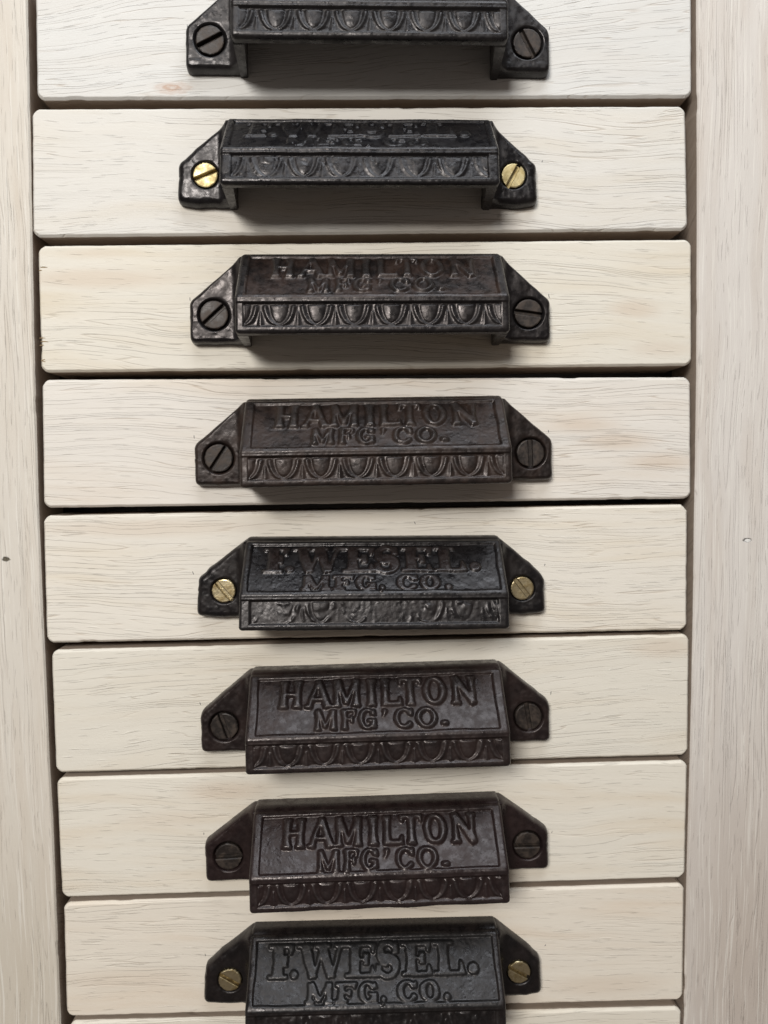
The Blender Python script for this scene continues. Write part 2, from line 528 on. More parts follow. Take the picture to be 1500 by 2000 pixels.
def strip(parent, x, y, ang, L, wd, mat, name):
    cx, cv = board(x, y)
    org = np.array(parent.location)
    a = math.radians(ang)
    ux, uv = math.cos(a), math.sin(a)
    V = []
    prof = [(-.5, .35), (-.25, .5), (.1, .5), (.5, .2)]
    for o in (0.0, 0.04):
        for t, wv in prof:
            for s in (-1, 1):
                px = cx + ux * L * t - uv * wd * wv * s + 0.12 * L * t * t * uv
                pv = cv + uv * L * t + ux * wd * wv * s - 0.12 * L * t * t * ux
                V.append(np.array(W(px, pv, o)) - org)
    n = len(prof) * 2
    Fc = []
    for k in range(len(prof) - 1):
        a0 = 2 * k
        Fc.append((n + a0, n + a0 + 1, n + a0 + 3, n + a0 + 2))
        Fc.append((a0, a0 + 2, n + a0 + 2, n + a0))
        Fc.append((a0 + 1, n + a0 + 1, n + a0 + 3, a0 + 3))
    Fc.append((0, n, n + 1, 1))
    Fc.append((n - 2, n - 1, 2 * n - 1, 2 * n - 2))
    return mesh_obj(name, V, Fc, mat, parent)


MARKS = [(0, 366, 52, 95, 1.3), (0, 1073, 55, 80, 1.0), (1, 354, 321, 75, .6), (1, 1059, 315, 70, .7),
         (2, 371, 584, 92, 1.1), (2, 1072, 578, 100, 1.3), (3, 379, 853, 92, 1.1), (3, 1071, 842, 95, .9),
         (4, 377, 1119, 110, 1.1), (4, 1064, 1103, 75, .7), (4, 810, 1021, 115, .9), (5, 391, 1374, 110, .9),
         (5, 1076, 1353, 80, 1.2), (6, 398, 1628, 95, .8), (6, 1078, 1625, 70, .5), (7, 401, 1865, 110, .8),
         (7, 1065, 1846, 60, .6)]
for di, x, y, a, L in MARKS:
    strip(drawers[di], x, y, a, L, 0.22, pencil, 'pencil_mark')
for x, y, a, L in [(86, 522, 0, 2.2), (79, 528, 0, 1.0), (83, 660, 0, 1.8), (87, 667, -4, 2.4), (82, 674, 3, 1.4),
                   (84, 703, 20, 1.3), (86, 706, -15, 1.0)]:
    strip(drawers[2], x, y, a, L, 0.28, chip_mat, 'edge_chip')


# ------------------------------------------------------------------ relief drawing (masks in mm)
def blur(a, sig):
    if sig <= 0:
        return a
    r = int(math.ceil(sig * 3))
    k = np.exp(-0.5 * (np.arange(-r, r + 1) / sig) ** 2)
    k /= k.sum()
    for ax in (0, 1):
        pad = [(0, 0), (0, 0)]
        pad[ax] = (r, r)
        b = np.pad(a, pad, mode='edge')
        o = np.zeros_like(a)
        for j, w in enumerate(k):
            sl = [slice(None), slice(None)]
            sl[ax] = slice(j, j + a.shape[ax])
            o += w * b[tuple(sl)]
        a = o
    return a


def vnoise(x, y, seed):
    """smooth value noise on arrays x, y (unit lattice), 0..1"""
    rng = np.random.RandomState(seed)
    T = rng.rand(256, 256)
    xi, yi = np.floor(x).astype(int), np.floor(y).astype(int)
    fx, fy = x - xi, y - yi
    fx = fx * fx * (3 - 2 * fx)
    fy = fy * fy * (3 - 2 * fy)
    g = lambda a, b: T[a % 256, b % 256]
    return ((g(xi, yi) * (1 - fx) + g(xi + 1, yi) * fx) * (1 - fy)
            + (g(xi, yi + 1) * (1 - fx) + g(xi + 1, yi + 1) * fx) * fy)


class Canvas:
    def __init__(self, x0, x1, s0, s1, res):
        self.xs = np.arange(x0, x1 + res, res)
        self.ss = np.arange(s0, s1 + res, res)
        self.X, self.S = np.meshgrid(self.xs, self.ss)
        self.m = np.zeros_like(self.X)
        self.res = res

    def seg(self, p, q, w0, w1):
        (x0, y0), (x1, y1) = p, q
        dx, dy = x1 - x0, y1 - y0
        L = math.hypot(dx, dy)
        if L < 1e-6:
            return
        ux, uy = dx / L, dy / L
        t = ((self.X - x0) * ux + (self.S - y0) * uy) / L
        dd = np.abs(-(self.X - x0) * uy + (self.S - y0) * ux)
        w = (w0 + (w1 - w0) * np.clip(t, 0, 1)) / 2
        self.m[(t >= 0) & (t <= 1) & (dd <= w)] = 1

    def disc(self, x, y, r, ry=None):
        ry = ry or r
        self.m[((self.X - x) / r) ** 2 + ((self.S - y) / ry) ** 2 <= 1] = 1

    def curve(self, pts, ws):
        for i in range(len(pts) - 1):
            self.seg(pts[i], pts[i + 1], ws[i], ws[i + 1])
            self.disc(*pts[i + 1], ws[i + 1] / 2)
        self.disc(*pts[0], ws[0] / 2)


def letter(cv, ch, x0, x1, s0, s1, st, fat=False):
    """draw one cast letter in the box x0..x1 (mm) by s0 (top) .. s1 (bottom)"""
    w, h = x1 - x0, s1 - s0
    P = lambda u, y: (x0 + u * w, s1 - y * h)
    th = st * (0.62 if not fat else 0.42)        # thin strokes
    sl = st * 0.55 if not fat else 1.25           # slab height

    def stem(u, y0=0.0, y1=1.0, ww=None):
        ww = ww or st
        e = 1.0 if fat else 1.22
        ym = (y0 + y1) / 2
        cv.seg(P(u, y0), P(u, ym), ww * e, ww * 0.92)
        cv.seg(P(u, ym), P(u, y1), ww * 0.92, ww * e)

    def slab(u, y, width):
        x, s = P(u, y)
        s = s - sl / 2 if y < 0.5 else s + sl / 2
        cv.seg((x - width / 2, s), (x + width / 2, s), sl, sl)

    su = st / w
    if ch == 'H':
        for u in (su * .55, 1 - su * .55):
            stem(u)
            slab(u, 0, st * 1.5)
            slab(u, 1, st * 1.45)
        cv.seg(P(su * .5, .5), P(1 - su * .5, .5), th, th)
    elif ch == 'A':
        cv.seg(P(.10, 0), P(.50, 1), th * 1.15, th)
        cv.seg(P(.86, 0), P(.47, 1), st * 1.25, st * .95)
        cv.seg(P(.25, .30), P(.72, .30), th * .9, th * .9)
        slab(.10, 0, st * 1.25)
        slab(.88, 0, st * 1.35)
    elif ch == 'M':
        uu = su * .5
        stem(uu, ww=st * .85)
        stem(1 - uu, ww=st * 1.05)
        cv.seg(P(uu, 1), P(.5, .12), st * 1.0, st * .75)
        cv.seg(P(1 - uu, 1), P(.5, .12), th, th)
        for u in (uu, 1 - uu):
            slab(u, 0, st * (1.35 if not fat else 1.5))
    elif ch == 'I':
        stem(.5, ww=st * 1.1)
        slab(.5, 0, st * 1.5)
        slab(.5, 1, st * 1.5)
    elif ch == 'L':
        stem(su * (.55 if not fat else 1.0), ww=st * (1 if not fat else 1.05))
        slab(su * (.55 if not fat else 1.0), 1, st * (1.4 if not fat else 2.0))
        b = sl if fat else th * 1.2
        cv.seg((x0, s1 - b / 2), (x1, s1 - b / 2), b, b)
        cv.seg(P(1, 0), P(.97, .42 if fat else .3), th * (1.9 if fat else 1.1), th * .5)
    elif ch == 'T':
        stem(.5)
        slab(.5, 0, st * 1.4)
        b = th * 1.15
        cv.seg((x0, s0 + b / 2), (x1, s0 + b / 2), b, b)
        cv.seg(P(.05, 1), P(.03, .74), th * 1.1, th * .5)
        cv.seg(P(.95, 1), P(.97, .74), th * 1.1, th * .5)
    elif ch == 'N':
        uu = su * .45
        stem(uu, ww=st * .85)
        stem(1 - uu, ww=st * .85)
        cv.seg(P(uu * .6, 1), P(1 - uu * .6, 0), st * 1.15, st * 1.15)
        slab(uu, 0, st * 1.4)
        slab(1 - uu, 1, st * 1.4)
    elif ch in 'OCG':
        a0, a1 = (0, 360) if ch == 'O' else (38, 322)
        pts, ws = [], []
        rx, ry = w / 2 - st * .42, h / 2 - th * .5
        for k in range(33):
            a = math.radians(a0 + (a1 - a0) * k / 32)
            pts.append(((x0 + x1) / 2 + rx * math.cos(a), (s0 + s1) / 2 - ry * math.sin(a)))
            ws.append(th + (st - th) * abs(math.cos(a)) ** 1.3)
        cv.curve(pts, ws)
        if ch == 'C':
            cv.seg(P(.90, .99), P(.90, .62), th * .7, th * 1.5)
        if ch == 'G':
            cv.seg(P(.86, .04), P(.86, .46), st * .95, st * .95)
            cv.seg(P(.52, .44), P(1.0, .44), th, th)
            cv.seg(P(.90, .98), P(.90, .66), th * .7, th * 1.4)
    elif ch == 'F' or ch == 'E':
        u = su * (.55 if not fat else .95)
        stem(u, ww=st * (1 if not fat else 1.05))
        slab(u, 0, st * (1.4 if not fat else 1.9))
        slab(u, 1, st * (1.4 if not fat else 1.9))
        b = sl if fat else th
        cv.seg((x0, s0 + b / 2), (x1, s0 + b / 2), b, b)
        cv.seg(P(.97, 1), P(.95, .68), th * (1.8 if fat else 1.2), th * .6)
        cv.seg(P(u, .52), P(.74, .52), b * .85, b * .85)
        cv.seg(P(.72, .70), P(.72, .34), th * (1.3 if fat else .8), th * (1.3 if fat else .8))
        if ch == 'E':
            cv.seg((x0, s1 - b / 2), (x1, s1 - b / 2), b, b)
            cv.seg(P(.97, 0), P(.95, .32), th * (1.8 if fat else 1.2), th * .6)
    elif ch == 'W':
        for a, b, ww in ((.15, .34, st), (.53, .34, th), (.50, .70, st), (.90, .70, th)):
            cv.seg(P(a, 1), P(b, 0), ww, ww * .8)
        for u, ww in ((.15, 1.7), (.52, 1.6), (.90, 1.2)):
            slab(u, 1, st * ww)
    elif ch == 'S':
        pts, ws = [], []
        for k in range(41):
            t = k / 40
            a = math.radians(40 + 230 * min(t * 2, 1)) if t < .5 else math.radians(90 - 230 * (t - .5) * 2)
            cy = .72 if t < .5 else .27
            rr = .26
            x = .5 + (.36) * math.cos(a)
            y = cy + rr * math.sin(a) * (1 if t < .5 else 1)
            pts.append(P(x, y))
            ws.append(th * 1.3 + (st * .95 - th) * math.exp(-((t - .5) / .22) ** 2))
        cv.curve(pts, ws)
        cv.seg(P(.88, 1), P(.86, .66), th * 1.3, th * 1.5)
        cv.seg(P(.08, 0), P(.10, .36), th * 1.3, th * 1.5)
    elif ch == '.':
        cv.disc((x0 + x1) / 2, s1 - w / 2, w / 2)
    elif ch == '-':
        cv.seg(P(0, .2), P(1, .2), st * .8, st * .8)
    elif ch in "',":
        cy = s0 + w * .5 if ch == "'" else s1 - w * .55
        cv.disc((x0 + x1) / 2, cy, w * .5)
        cv.seg(((x0 + x1) / 2 + w * .25, cy), ((x0 + x1) / 2 - w * .45, cy + w * 1.5), w * .6, w * .15)


TXT_H = [('H', -30.4, -24.0, 1.8, 11.0), ('A', -22.4, -14.3, 1.8, 11.0), ('M', -13.6, -5.6, 1.8, 11.0),
         ('I', -3.0, -0.4, 1.8, 11.0), ('L', 1.7, 7.6, 1.8, 11.0), ('T', 7.4, 14.0, 1.8, 11.0),
         ('O', 14.9, 21.9, 1.8, 11.0), ('N', 24.2, 31.2, 1.8, 11.0),
         ('M', -19.2, -13.0, 11.8, 18.3), ('F', -10.9, -7.0, 11.8, 18.3), ('G', -5.7, -0.5, 11.8, 18.3),
         ("'", 1.7, 3.1, 11.8, 18.3), ('C', 5.4, 11.1, 11.8, 18.3), ('O', 12.2, 18.3, 11.8, 18.3),
         ('-', 19.8, 21.8, 11.8, 18.3)]
TXT_W = [('F', -35.0, -27.6, 2.2, 12.0), ('.', -27.8, -25.2, 2.2, 12.0), ('W', -25.6, -9.6, 2.2, 12.0),
         ('E', -9.9, -0.4, 2.2, 12.0), ('S', 0.5, 7.6, 2.2, 12.0), ('E', 8.6, 17.9, 2.2, 12.0),
         ('L', 19.0, 28.3, 2.2, 12.0), ('.', 30.2, 33.8, 2.2, 12.0),
         ('M', -22.1, -14.0, 13.2, 19.0), ('F', -13.1, -6.6, 13.2, 19.0), ('G', -5.6, 0.4, 13.2, 19.0),
         (',', 1.6, 3.4, 13.2, 19.0), ('C', 7.0, 13.6, 13.2, 19.0), ('O', 14.3, 20.3, 13.2, 19.0),
         ('.', 21.8, 24.0, 13.2, 19.0)]
RES = 0.24
_cache = {}


def text_mask(kind, sig):
    key = (kind, sig)
    if key not in _cache:
        cv = Canvas(-38.6, 38.6, 0.0, 20.8, 0.08)
        for ch, a, b, s0, s1 in (TXT_H if kind == 'H' else TXT_W):
            big = s1 - s0 > 7.5
            a, b = a * 0.975, b * 0.975
            if kind == 'H':
                letter(cv, ch, a, b, s0, s1, 1.85 if big else 1.35)
            else:
                letter(cv, ch, a, b, s0, s1, 3.3 if big else 2.1, fat=True)
        _cache[key] = (cv.xs, cv.ss, blur(cv.m, sig / 0.08))
    return _cache[key]


def sample(xs, ss, M, X, S):
    i = np.clip(((S - ss[0]) / (ss[1] - ss[0])).round().astype(int), 0, len(ss) - 1)
    j = np.clip(((X - xs[0]) / (xs[1] - xs[0])).round().astype(int), 0, len(xs) - 1)
    return M[i, j]


def sstep(x, a, b):
    t = np.clip((x - a) / (b - a), 0, 1)
    return t * t * (3 - 2 * t)


# profile of the pull: (v up, z out) in mm, from the top edge on the wood round to the inner lip
PROF = {'H': [(18.1, 0.0), (18.2, 5.0), (17.7, 7.0), (16.6, 8.2), (1.4, 21.8), (-8.4, 22.7), (-9.0, 22.1), (-9.1, 19.6)],
        'W': [(17.0, 0.0), (17.1, 3.8), (16.5, 5.4), (15.4, 6.6), (1.2, 21.0), (-8.8, 22.9), (-9.4, 22.2), (-9.4, 19.6)]}
RE = 1.15


class Profile:
    """arc length t, points Q (v, z), outward normals N and the arc positions of the panel edges"""

    def __init__(self, kind, dtop=0.0):
        P = np.array(PROF[kind], float)
        P[:4, 0] += dtop
        L = np.r_[0, np.cumsum(np.linalg.norm(np.diff(P, axis=0), axis=1))]
        n = int(L[-1] / RES)
        t = np.linspace(0, L[-1], n)
        Q = np.stack([np.interp(t, L, P[:, 0]), np.interp(t, L, P[:, 1])], 1)
        k = np.exp(-0.5 * (np.arange(-6, 7) * RES / 0.55) ** 2)
        k /= k.sum()
        for c in (0, 1):
            pad = np.r_[[2 * Q[0, c] - Q[6 - i, c] for i in range(6)], Q[:, c],
                        [2 * Q[-1, c] - Q[-2 - i, c] for i in range(6)]]
            Q[:, c] = np.convolve(pad, k, 'valid')
        T = np.gradient(Q, axis=0)
        T /= np.linalg.norm(T, axis=1, keepdims=True)
        N = np.stack([-T[:, 1], T[:, 0]], 1)
        if N[n // 2, 1] < 0:
            N = -N
        self.t, self.Q, self.N = t, Q, N
        self.LA, self.LB, self.LC = L[3], L[4], L[5]

    def z(self, v):
        i = np.argsort(self.Q[:, 0])
        return np.interp(v, self.Q[i, 0], self.Q[i, 1])


def relief(X, S, kind, seed, wear, eggwear, LA, LB, LC):
    """height in mm on the developed front; S measured from the top edge of the name panel"""
    LP = LB - LA
    LE = LC - LB
    h = np.zeros_like(X)
    ax = np.abs(X)
    n1 = vnoise(X / 1.6 + 50, S / 1.6 + 50, seed)
    n2 = vnoise(X / 0.7 + 90, S / 0.7 + 20, seed + 1)
    n3 = vnoise(X / 6.0 + 10, S / 5.0 + 70, seed + 2)
    wob = (vnoise(X / 5 + 3, S / 5 + 9, seed + 3) - .5) * 0.5
    # name panel: sunk field inside a raised rim
    ends = 36.7 if kind == 'H' else 38.2
    inside = sstep(ends - ax + wob, -0.35, 0.35) * sstep(S, 0.75, 1.35) * sstep(LP - 1.15 - S + wob * .6, -0.4, 0.4)
    onp = (S < LP + 0.8)
    h += np.where(onp, 0.55 * (1 - inside), 0)
    xs, ss, M = text_mask(kind, 0.30 if kind == 'H' else 0.22)
    jx = (vnoise(X / 2.5, S / 2.5, seed + 5) - .5) * 0.55
    js = (vnoise(X / 2.5 + 40, S / 2.5, seed + 6) - .5) * 0.45
    t = sample(xs, ss, M, X + jx * .6, S + js * .6)
    wmask = np.clip(1 - wear * sstep(n3, 0.45, 0.85), 0.1, 1)
    if kind == 'W':
        # letters at the worn left end are half lost
        wmask = wmask * (1 - wear * 0.7 * sstep(-X, 14, 34) * sstep(n3, .2, .5))
    h += np.where(onp, t * (1.0 if kind == 'H' else 0.62) * wmask * sstep(LP - 0.3 - S, 0, .5), 0)
    # egg and dart band
    E = S - LP
    one = (E >= 0.8)
    hb = np.full_like(X, -0.55)
    hb = np.maximum(hb, 0.38 - 1.0 * sstep(E, 1.35, 1.95))              # ridge above
    hb = np.maximum(hb, -0.55 + 0.6 * sstep(E, LE - 1.75, LE - 1.15))     # bead below
    hb = np.maximum(hb, -0.55 + 0.6 * sstep(ax, 36.8, 37.5))
    u = ((X + 108.0) % 10.8) - 5.4                                 # eggs at +-5.4, 16.2, 27, (37.8)
    yy = (E - 1.8) / (LE - 1.8 - 1.7)                                      # 0 top .. 1 bottom
    yc = np.clip(yy, 0, 1)
    outw = 4.15 * np.sqrt(np.clip(1 - yc ** 2.0, 0, 1))                      # outline of the frame round each egg
    dfr = np.abs(np.abs(u) - outw) * np.where(yc > .75, .8, 1.0)
    fr = np.exp(-(dfr / 0.62) ** 2) * (yy < 1.0) * sstep(yy, 0.02, 0.16)
    eggw = 2.5 * np.sqrt(np.clip(1 - (yc / .86) ** 2, 0, 1))
    dome = sstep(yy, 0.0, 0.12) * np.sqrt(np.clip(1 - (u / 2.6) ** 2 - (yc / .9) ** 2, 0, 1)) * (np.abs(u) < eggw + .1)
    dart = np.clip(1 - np.abs(np.abs(u) - 5.4) / (0.25 + 1.0 * np.clip((yc - .35) / .65, 0, 1)), 0, 1) * (yc > .35) * (yy < 1.02)
    ew = np.clip(1 - eggwear * sstep(n3 * .6 + n1 * .4, 0.25, 0.6), 0.08, 1)
    hb = hb + (1.0 if kind == 'H' else 0.75) * (0.54 * fr + 0.60 * dome + 0.42 * dart) * ew * (ax < 37.2) * sstep(LE - 1.2 - E, 0, .4)
    h = np.where(one, hb, h)
    blendz = np.where((E > -0.2) & (E < 0.8), 0.55, h)
    h = np.where((E > -0.2) & (E < 0.8), np.where(E < 0.8, 0.55 - 0.17 * sstep(E, 0.2, 0.8), h), h)
    amp = 0.75 if kind == 'H' else 0.85
    h += amp * (0.07 * (n1 - .5) + 0.07 * (n2 - .5)) + 0.14 * (n3 - .5)
    return h, np.where(onp, t * wmask, 0.0)


def make_pull(i, kind, sl_px, sr_px, slots, label, mats, wear, eggwear, seed, dtop=0.0):
    pf = Profile(kind, dtop)
    XE = 38.65 if kind == 'H' else 39.3
    dx = XE - 38.15
    PT, PQ, PN, LA, LB, LC, zprof = pf.t, pf.Q, pf.N, pf.LA, pf.LB, pf.LC, pf.z
    mat_body, mat_panel, mat_screw = mats
    half = 49.0 if kind == 'H' else 47.9
    zt = 4.2
    a = np.array(board(*sl_px, out=zt))
    b = np.array(board(*sr_px, out=zt))
    c = (a + b) / 2
    ang = math.atan2(b[1] - a[1], b[0] - a[0])
    sc = np.linalg.norm(b - a) / 2 / half
    root = empty('drawer_pull', W(c[0], c[1], 0.0), label, 'drawer pull', 'cast iron drawer pulls', roty=-ang)
    root.scale = (sc, sc, sc)
    loc = lambda x, v, z: np.stack([x * MM, -z * MM, v * MM], -1)

    # --- front sheet
    xin = np.arange(-XE, XE + 1e-6, 2 * XE / int(2 * XE / RES))
    nc = len(xin)
    S = PT - LA
    X2, S2 = np.meshgrid(xin, S)
    h, let = relief(X2, S2, kind, seed, wear, eggwear, LA, LB, LC)
    fade = (sstep(S2, -1.2, 0.2) * sstep(PT[-1] - LA - S2, 0.0, 2.6))
    h = h * fade
    rng = np.random.RandomState(seed)
    lump = 0.3 * (vnoise(X2 / 9 + 7, S2 / 9 + 3, seed + 11) - .5)
    v = PQ[:, 0][:, None] + PN[:, 0][:, None] * (h + lump * fade)
    z = PQ[:, 1][:, None] + PN[:, 1][:, None] * (h + lump * fade)
    grid = loc(X2, v, np.maximum(z, 0))
    # metal rubbed bare on whatever stands proud of its surroundings
    wr = np.clip((h - blur(h, 4.0)) / 0.30, 0, 1) * (np.abs(PT - LB - 0.6) > 1.5)[:, None]
    cornr = np.exp(-((PT - LB - .1) / .9) ** 2) * .55 + np.exp(-((PT - LC) / .6) ** 2) * .4
    wr = np.maximum(wr, cornr[:, None] * (0.4 + .6 * vnoise(X2 / 2 + 4, S2 / 2, seed + 61)))
    wr = wr * (0.35 + 0.65 * vnoise(X2 / 1.1 + 9, S2 / 1.1, seed + 62))
    cols = []
    for sgn, ci in ((-1, 0), (1, nc - 1)):
        ext = []
        for k in range(1, 6):
            t = math.radians(18 * k)
            off = -RE * (1 - math.cos(t))
            ext.append(loc(np.full(len(PT), sgn * (XE + RE * math.sin(t))), v[:, ci] + PN[:, 0] * off,
                           np.maximum(z[:, ci] + PN[:, 1] * off, 0)))
        vb_, zb_ = v[:, ci] - PN[:, 0] * RE, np.maximum(z[:, ci] - PN[:, 1] * RE, 0)
        for k in range(1, 13):
            t = k / 12
            fl = 0.55 * t + 0.9 * max(0, t - .55) ** 2
            nz = 0.18 * (vnoise(S / 1.7 + 5, np.full_like(S, k * .9), seed + 17 + ci % 7) - .5)
            ext.append(loc(sgn * (XE + RE + fl) + nz, vb_, zb_ * (1 - t)))
        cols.append(ext)
    G = np.stack(cols[0][::-1] + [grid[:, j] for j in range(nc)] + cols[1], 1)
    nl = len(cols[0])
    wext = np.zeros((len(PT), nl))
    wext[:, :4] = 0.35 * vnoise(S[:, None] / 1.5, np.arange(4)[None] / 2.0, seed + 63)
    LT = np.concatenate([wext * 0, let, wext * 0], 1).ravel()
    WR = np.concatenate([wext[:, ::-1], wr, wext], 1).ravel()
    R_, C_ = G.shape[:2]
    du = np.gradient(G, axis=1)
    dv = np.gradient(G, axis=0)
    nrm = np.cross(du, dv)
    nrm /= (np.linalg.norm(nrm, axis=2, keepdims=True) + 1e-12)
    if nrm[R_ // 2, C_ // 2, 1] > 0:
        nrm = -nrm
        flip = True
    else:
        flip = False
    idx = np.arange(R_ * C_).reshape(R_, C_)
    quads = np.stack([idx[:-1, :-1], idx[1:, :-1], idx[1:, 1:], idx[:-1, 1:]], -1)
    rr = np.arange(R_ - 1)[:, None] + 0 * np.arange(C_ - 1)[None]
    cc = np.arange(C_ - 1)[None] + 0 * np.arange(R_ - 1)[:, None]
    rA, rB, rC = np.searchsorted(PT, [LA + .4, LB + .35, LC - .5])
    inner_c = (cc >= nl + 5) & (cc < nl + nc - 6)
    name_m = inner_c & (rr >= rA) & (rr < rB)
    egg_m = inner_c & (rr >= rB) & (rr < rC)
    Gf, Nf = G.reshape(-1, 3), nrm.reshape(-1, 3)
    for nm, mk, mt in (('housing', ~(name_m | egg_m), mat_body), ('name_panel', name_m, mat_panel),
                       ('egg_and_dart_panel', egg_m, mat_body)):
        q = quads[mk]
        used, inv = np.unique(q, return_inverse=True)
        q = inv.reshape(q.shape)
        # face orientation to agree with the normals
        f0 = q[len(q) // 2]
        pa, pb, pc = Gf[used][f0[0]], Gf[used][f0[1]], Gf[used][f0[2]]
        if np.dot(np.cross(pb - pa, pc - pb), Nf[used][f0[0]]) < 0:
            q = q[:, ::-1]
        mesh_obj(nm, Gf[used], np.ascontiguousarray(q), mt, root, True, Nf[used], WR[used], LT[used])

    # --- inside of the hollow shell and its lip
    IP = [(-9.0, 19.7), (-8.6, 19.0), (-7.6, 18.9), (0.4, 18.2), (14.0, 4.6), (14.3, 0.0)]
    xx = np.linspace(-38.2, 38.2, 60)
    V, Fc = [], []
    for r, (pv, pz) in enumerate(IP):
        for xk in xx:
            V.append(loc(xk, pv + 0.1 * rng.randn() * (0 < r < 4), pz + 0.05 * rng.randn() * (0 < r < 5)))
    nx = len(xx)
    for r in range(len(IP) - 1):
        for k in range(nx - 1):
            Fc.append((r * nx + k, r * nx + k + 1, (r + 1) * nx + k + 1, (r + 1) * nx + k))
    mesh_obj('inner_wall', V, Fc, mat_body, root, True)

    # --- legs: the solid ends that stand on the wood
    LPf = [(-9.2, 0), (-9.2, 18.9), (-8.6, 21.0), (1.0, 19.8), (14.2, 6.4), (15.4, 0)]
    for sgn in (-1, 1):
        V, Fc = [], []
        n = len(LPf)
        lay = []
        for fr_ in (0.0, 0.12, 0.88, 1.0):
            ring = []
            for (pv, pz) in LPf:
                xo = 38.9 + dx + 0.9 * (1 - pz / 22)
                xi_ = 35.2 + dx + 2.3 * (1 - pz / 21)
                x = xi_ + (xo - xi_) * fr_
                sh = 0.45 if fr_ in (0.0,) else 0.0
                ring.append(len(V))
                V.append(loc(sgn * x, pv + (sh if pv < 0 else -sh), max(pz - (sh if pz > 0 else 0), 0)))
            lay.append(ring)
        for r in range(3):
            for k in range(n):
                k2 = (k + 1) % n
                f = (lay[r][k], lay[r][k2], lay[r + 1][k2], lay[r + 1][k])
                Fc.append(f if sgn > 0 else f[::-1])
        Fc.append(tuple(lay[0]) if sgn < 0 else tuple(lay[0][::-1]))
        Fc.append(tuple(lay[3]) if sgn > 0 else tuple(lay[3][::-1]))
        mesh_obj('leg', V, Fc, mat_body, root, False)

    # --- mounting tabs with a sunk seat for the screw, and the screws
    rs = 4.35 if kind == 'H' else 3.75
    rec = rs + (1.0 if kind == 'H' else 0.75)
    for si, sgn in enumerate((-1, 1)):
        if kind == 'H':
            poly = [(55.9, -8.7), (55.9, 4.3), (40.6, 17.6 + dtop), (38.4, 17.6 + dtop), (38.4, -8.7)]
            rads = [2.0, 1.6, 0.6, 0.1, 0.1]
        else:
            poly = [(55.4, -8.2), (54.9, 3.6), (51.5, 7.0), (40.4, 16.6), (38.4, 16.6), (38.4, -8.9), (50.0, -8.9)]
            rads = [1.6, 1.2, 1.0, 0.6, 0.1, 0.1, 1.0]
        ext = (1.0 if kind == 'H' else 1.5) if sgn < 0 else 0.4
        poly = [np.array((p[0] + (ext if p[0] > 45 else 0), p[1])) for p in poly]
        out = []
        for k, p in enumerate(poly):
            pa, pb, r = poly[k - 1], poly[(k + 1) % len(poly)], rads[k]
            ua, ub = (pa - p) / np.linalg.norm(pa - p), (pb - p) / np.linalg.norm(pb - p)
            for t in np.linspace(0, 1, 7):
                out.append((p + ua * r) * (1 - t) ** 2 + p * 2 * t * (1 - t) + (p + ub * r) * t * t)
        out = np.array(out)
        ctr = np.array([half, 0.0])
        NA = 180
        ang_ = np.linspace(0, 2 * np.pi, NA, endpoint=False)
        rad = np.full(NA, 1e9)
        for k in range(len(out)):
            p, q_ = out[k] - ctr, out[(k + 1) % len(out)] - ctr
            e = q_ - p
            den = np.cos(ang_) * e[1] - np.sin(ang_) * e[0]
            with np.errstate(divide='ignore', invalid='ignore'):
                tt = (p[0] * e[1] - p[1] * e[0]) / den
                uu = (p[0] * np.sin(ang_) - p[1] * np.cos(ang_)) / den
            ok = (np.abs(den) > 1e-9) & (tt > 0) & (uu >= -1e-6) & (uu <= 1 + 1e-6)
            rad = np.where(ok & (tt < rad), tt, rad)
        nzr = 0.22 * (vnoise(ang_ * 4, ang_ * 0 + sgn + 3, seed + 31) - .5) * (1 if kind == 'H' else 1.5)
        rad = rad + nzr
        ch = 1.0 if kind == 'H' else 1.5
        loops = [(rad, 0.0), (rad, 1.2), (rad - 0.25, 3.0), (rad - 0.25 - 0.35 * ch, 3.85), (rad - 0.3 - 0.9 * ch, 4.3)]
        inn = rad - 0.3 - 1.25 * ch
        for t in np.linspace(0, 1, 16):
            loops.append((inn * (1 - t) + rec * t, 4.4 + 0 * t))
        loops += [(np.full(NA, rec - 0.35), 4.15), (np.full(NA, rec - 0.6), 3.5), (np.full(NA, rs * .97), 2.6)]
        V = []
        for li, (r, zz) in enumerate(loops):
            r = np.maximum(np.asarray(r), rs * .8 if li >= 5 else 0)
            x = ctr[0] + r * np.cos(ang_)
            vv = r * np.sin(ang_)
            zc = np.full(NA, float(zz))
            if 4 <= li < 21:
                zc = zc + 0.14 * (vnoise(x / 2.2 + 11 * sgn, vv / 2.2 + 7, seed + 41) - .5) + 0.10 * (vnoise(x / .9, vv / .9 + 7, seed + 42) - .5)
            if li >= 3 and li < 22:
                d = np.clip((39.6 + dx + 3.4 - x) / 3.4, 0, 1)
                zc = zc + 3.0 * d ** 2
            cap = zprof(vv) + 0.05
            zc = np.where((vv > 8) & (li > 1), np.minimum(zc, np.maximum(cap, 0.2)), zc)
            if li == 1:
                zc = np.minimum(zc, np.where(vv > 14, np.maximum(cap - .3, 0.1), 1.2))
            V.append(loc(sgn * x, vv, zc))
        V = np.concatenate(V)
        Fc = []
        for r in range(len(loops) - 1):
            for k in range(NA):
                k2 = (k + 1) % NA
                f = (r * NA + k, r * NA + k2, (r + 1) * NA + k2, (r + 1) * NA + k)
                Fc.append(f if sgn < 0 else f[::-1])
        last = tuple((len(loops) - 1) * NA + k for k in range(NA))
        Fc.append(last if sgn < 0 else last[::-1])
        # outward orientation check
        p0, p1, p2 = V[Fc[0][0]], V[Fc[0][1]], V[Fc[0][2]]
        cvec = V[Fc[0][0]] - np.array([sgn * half * MM, 0, 0])
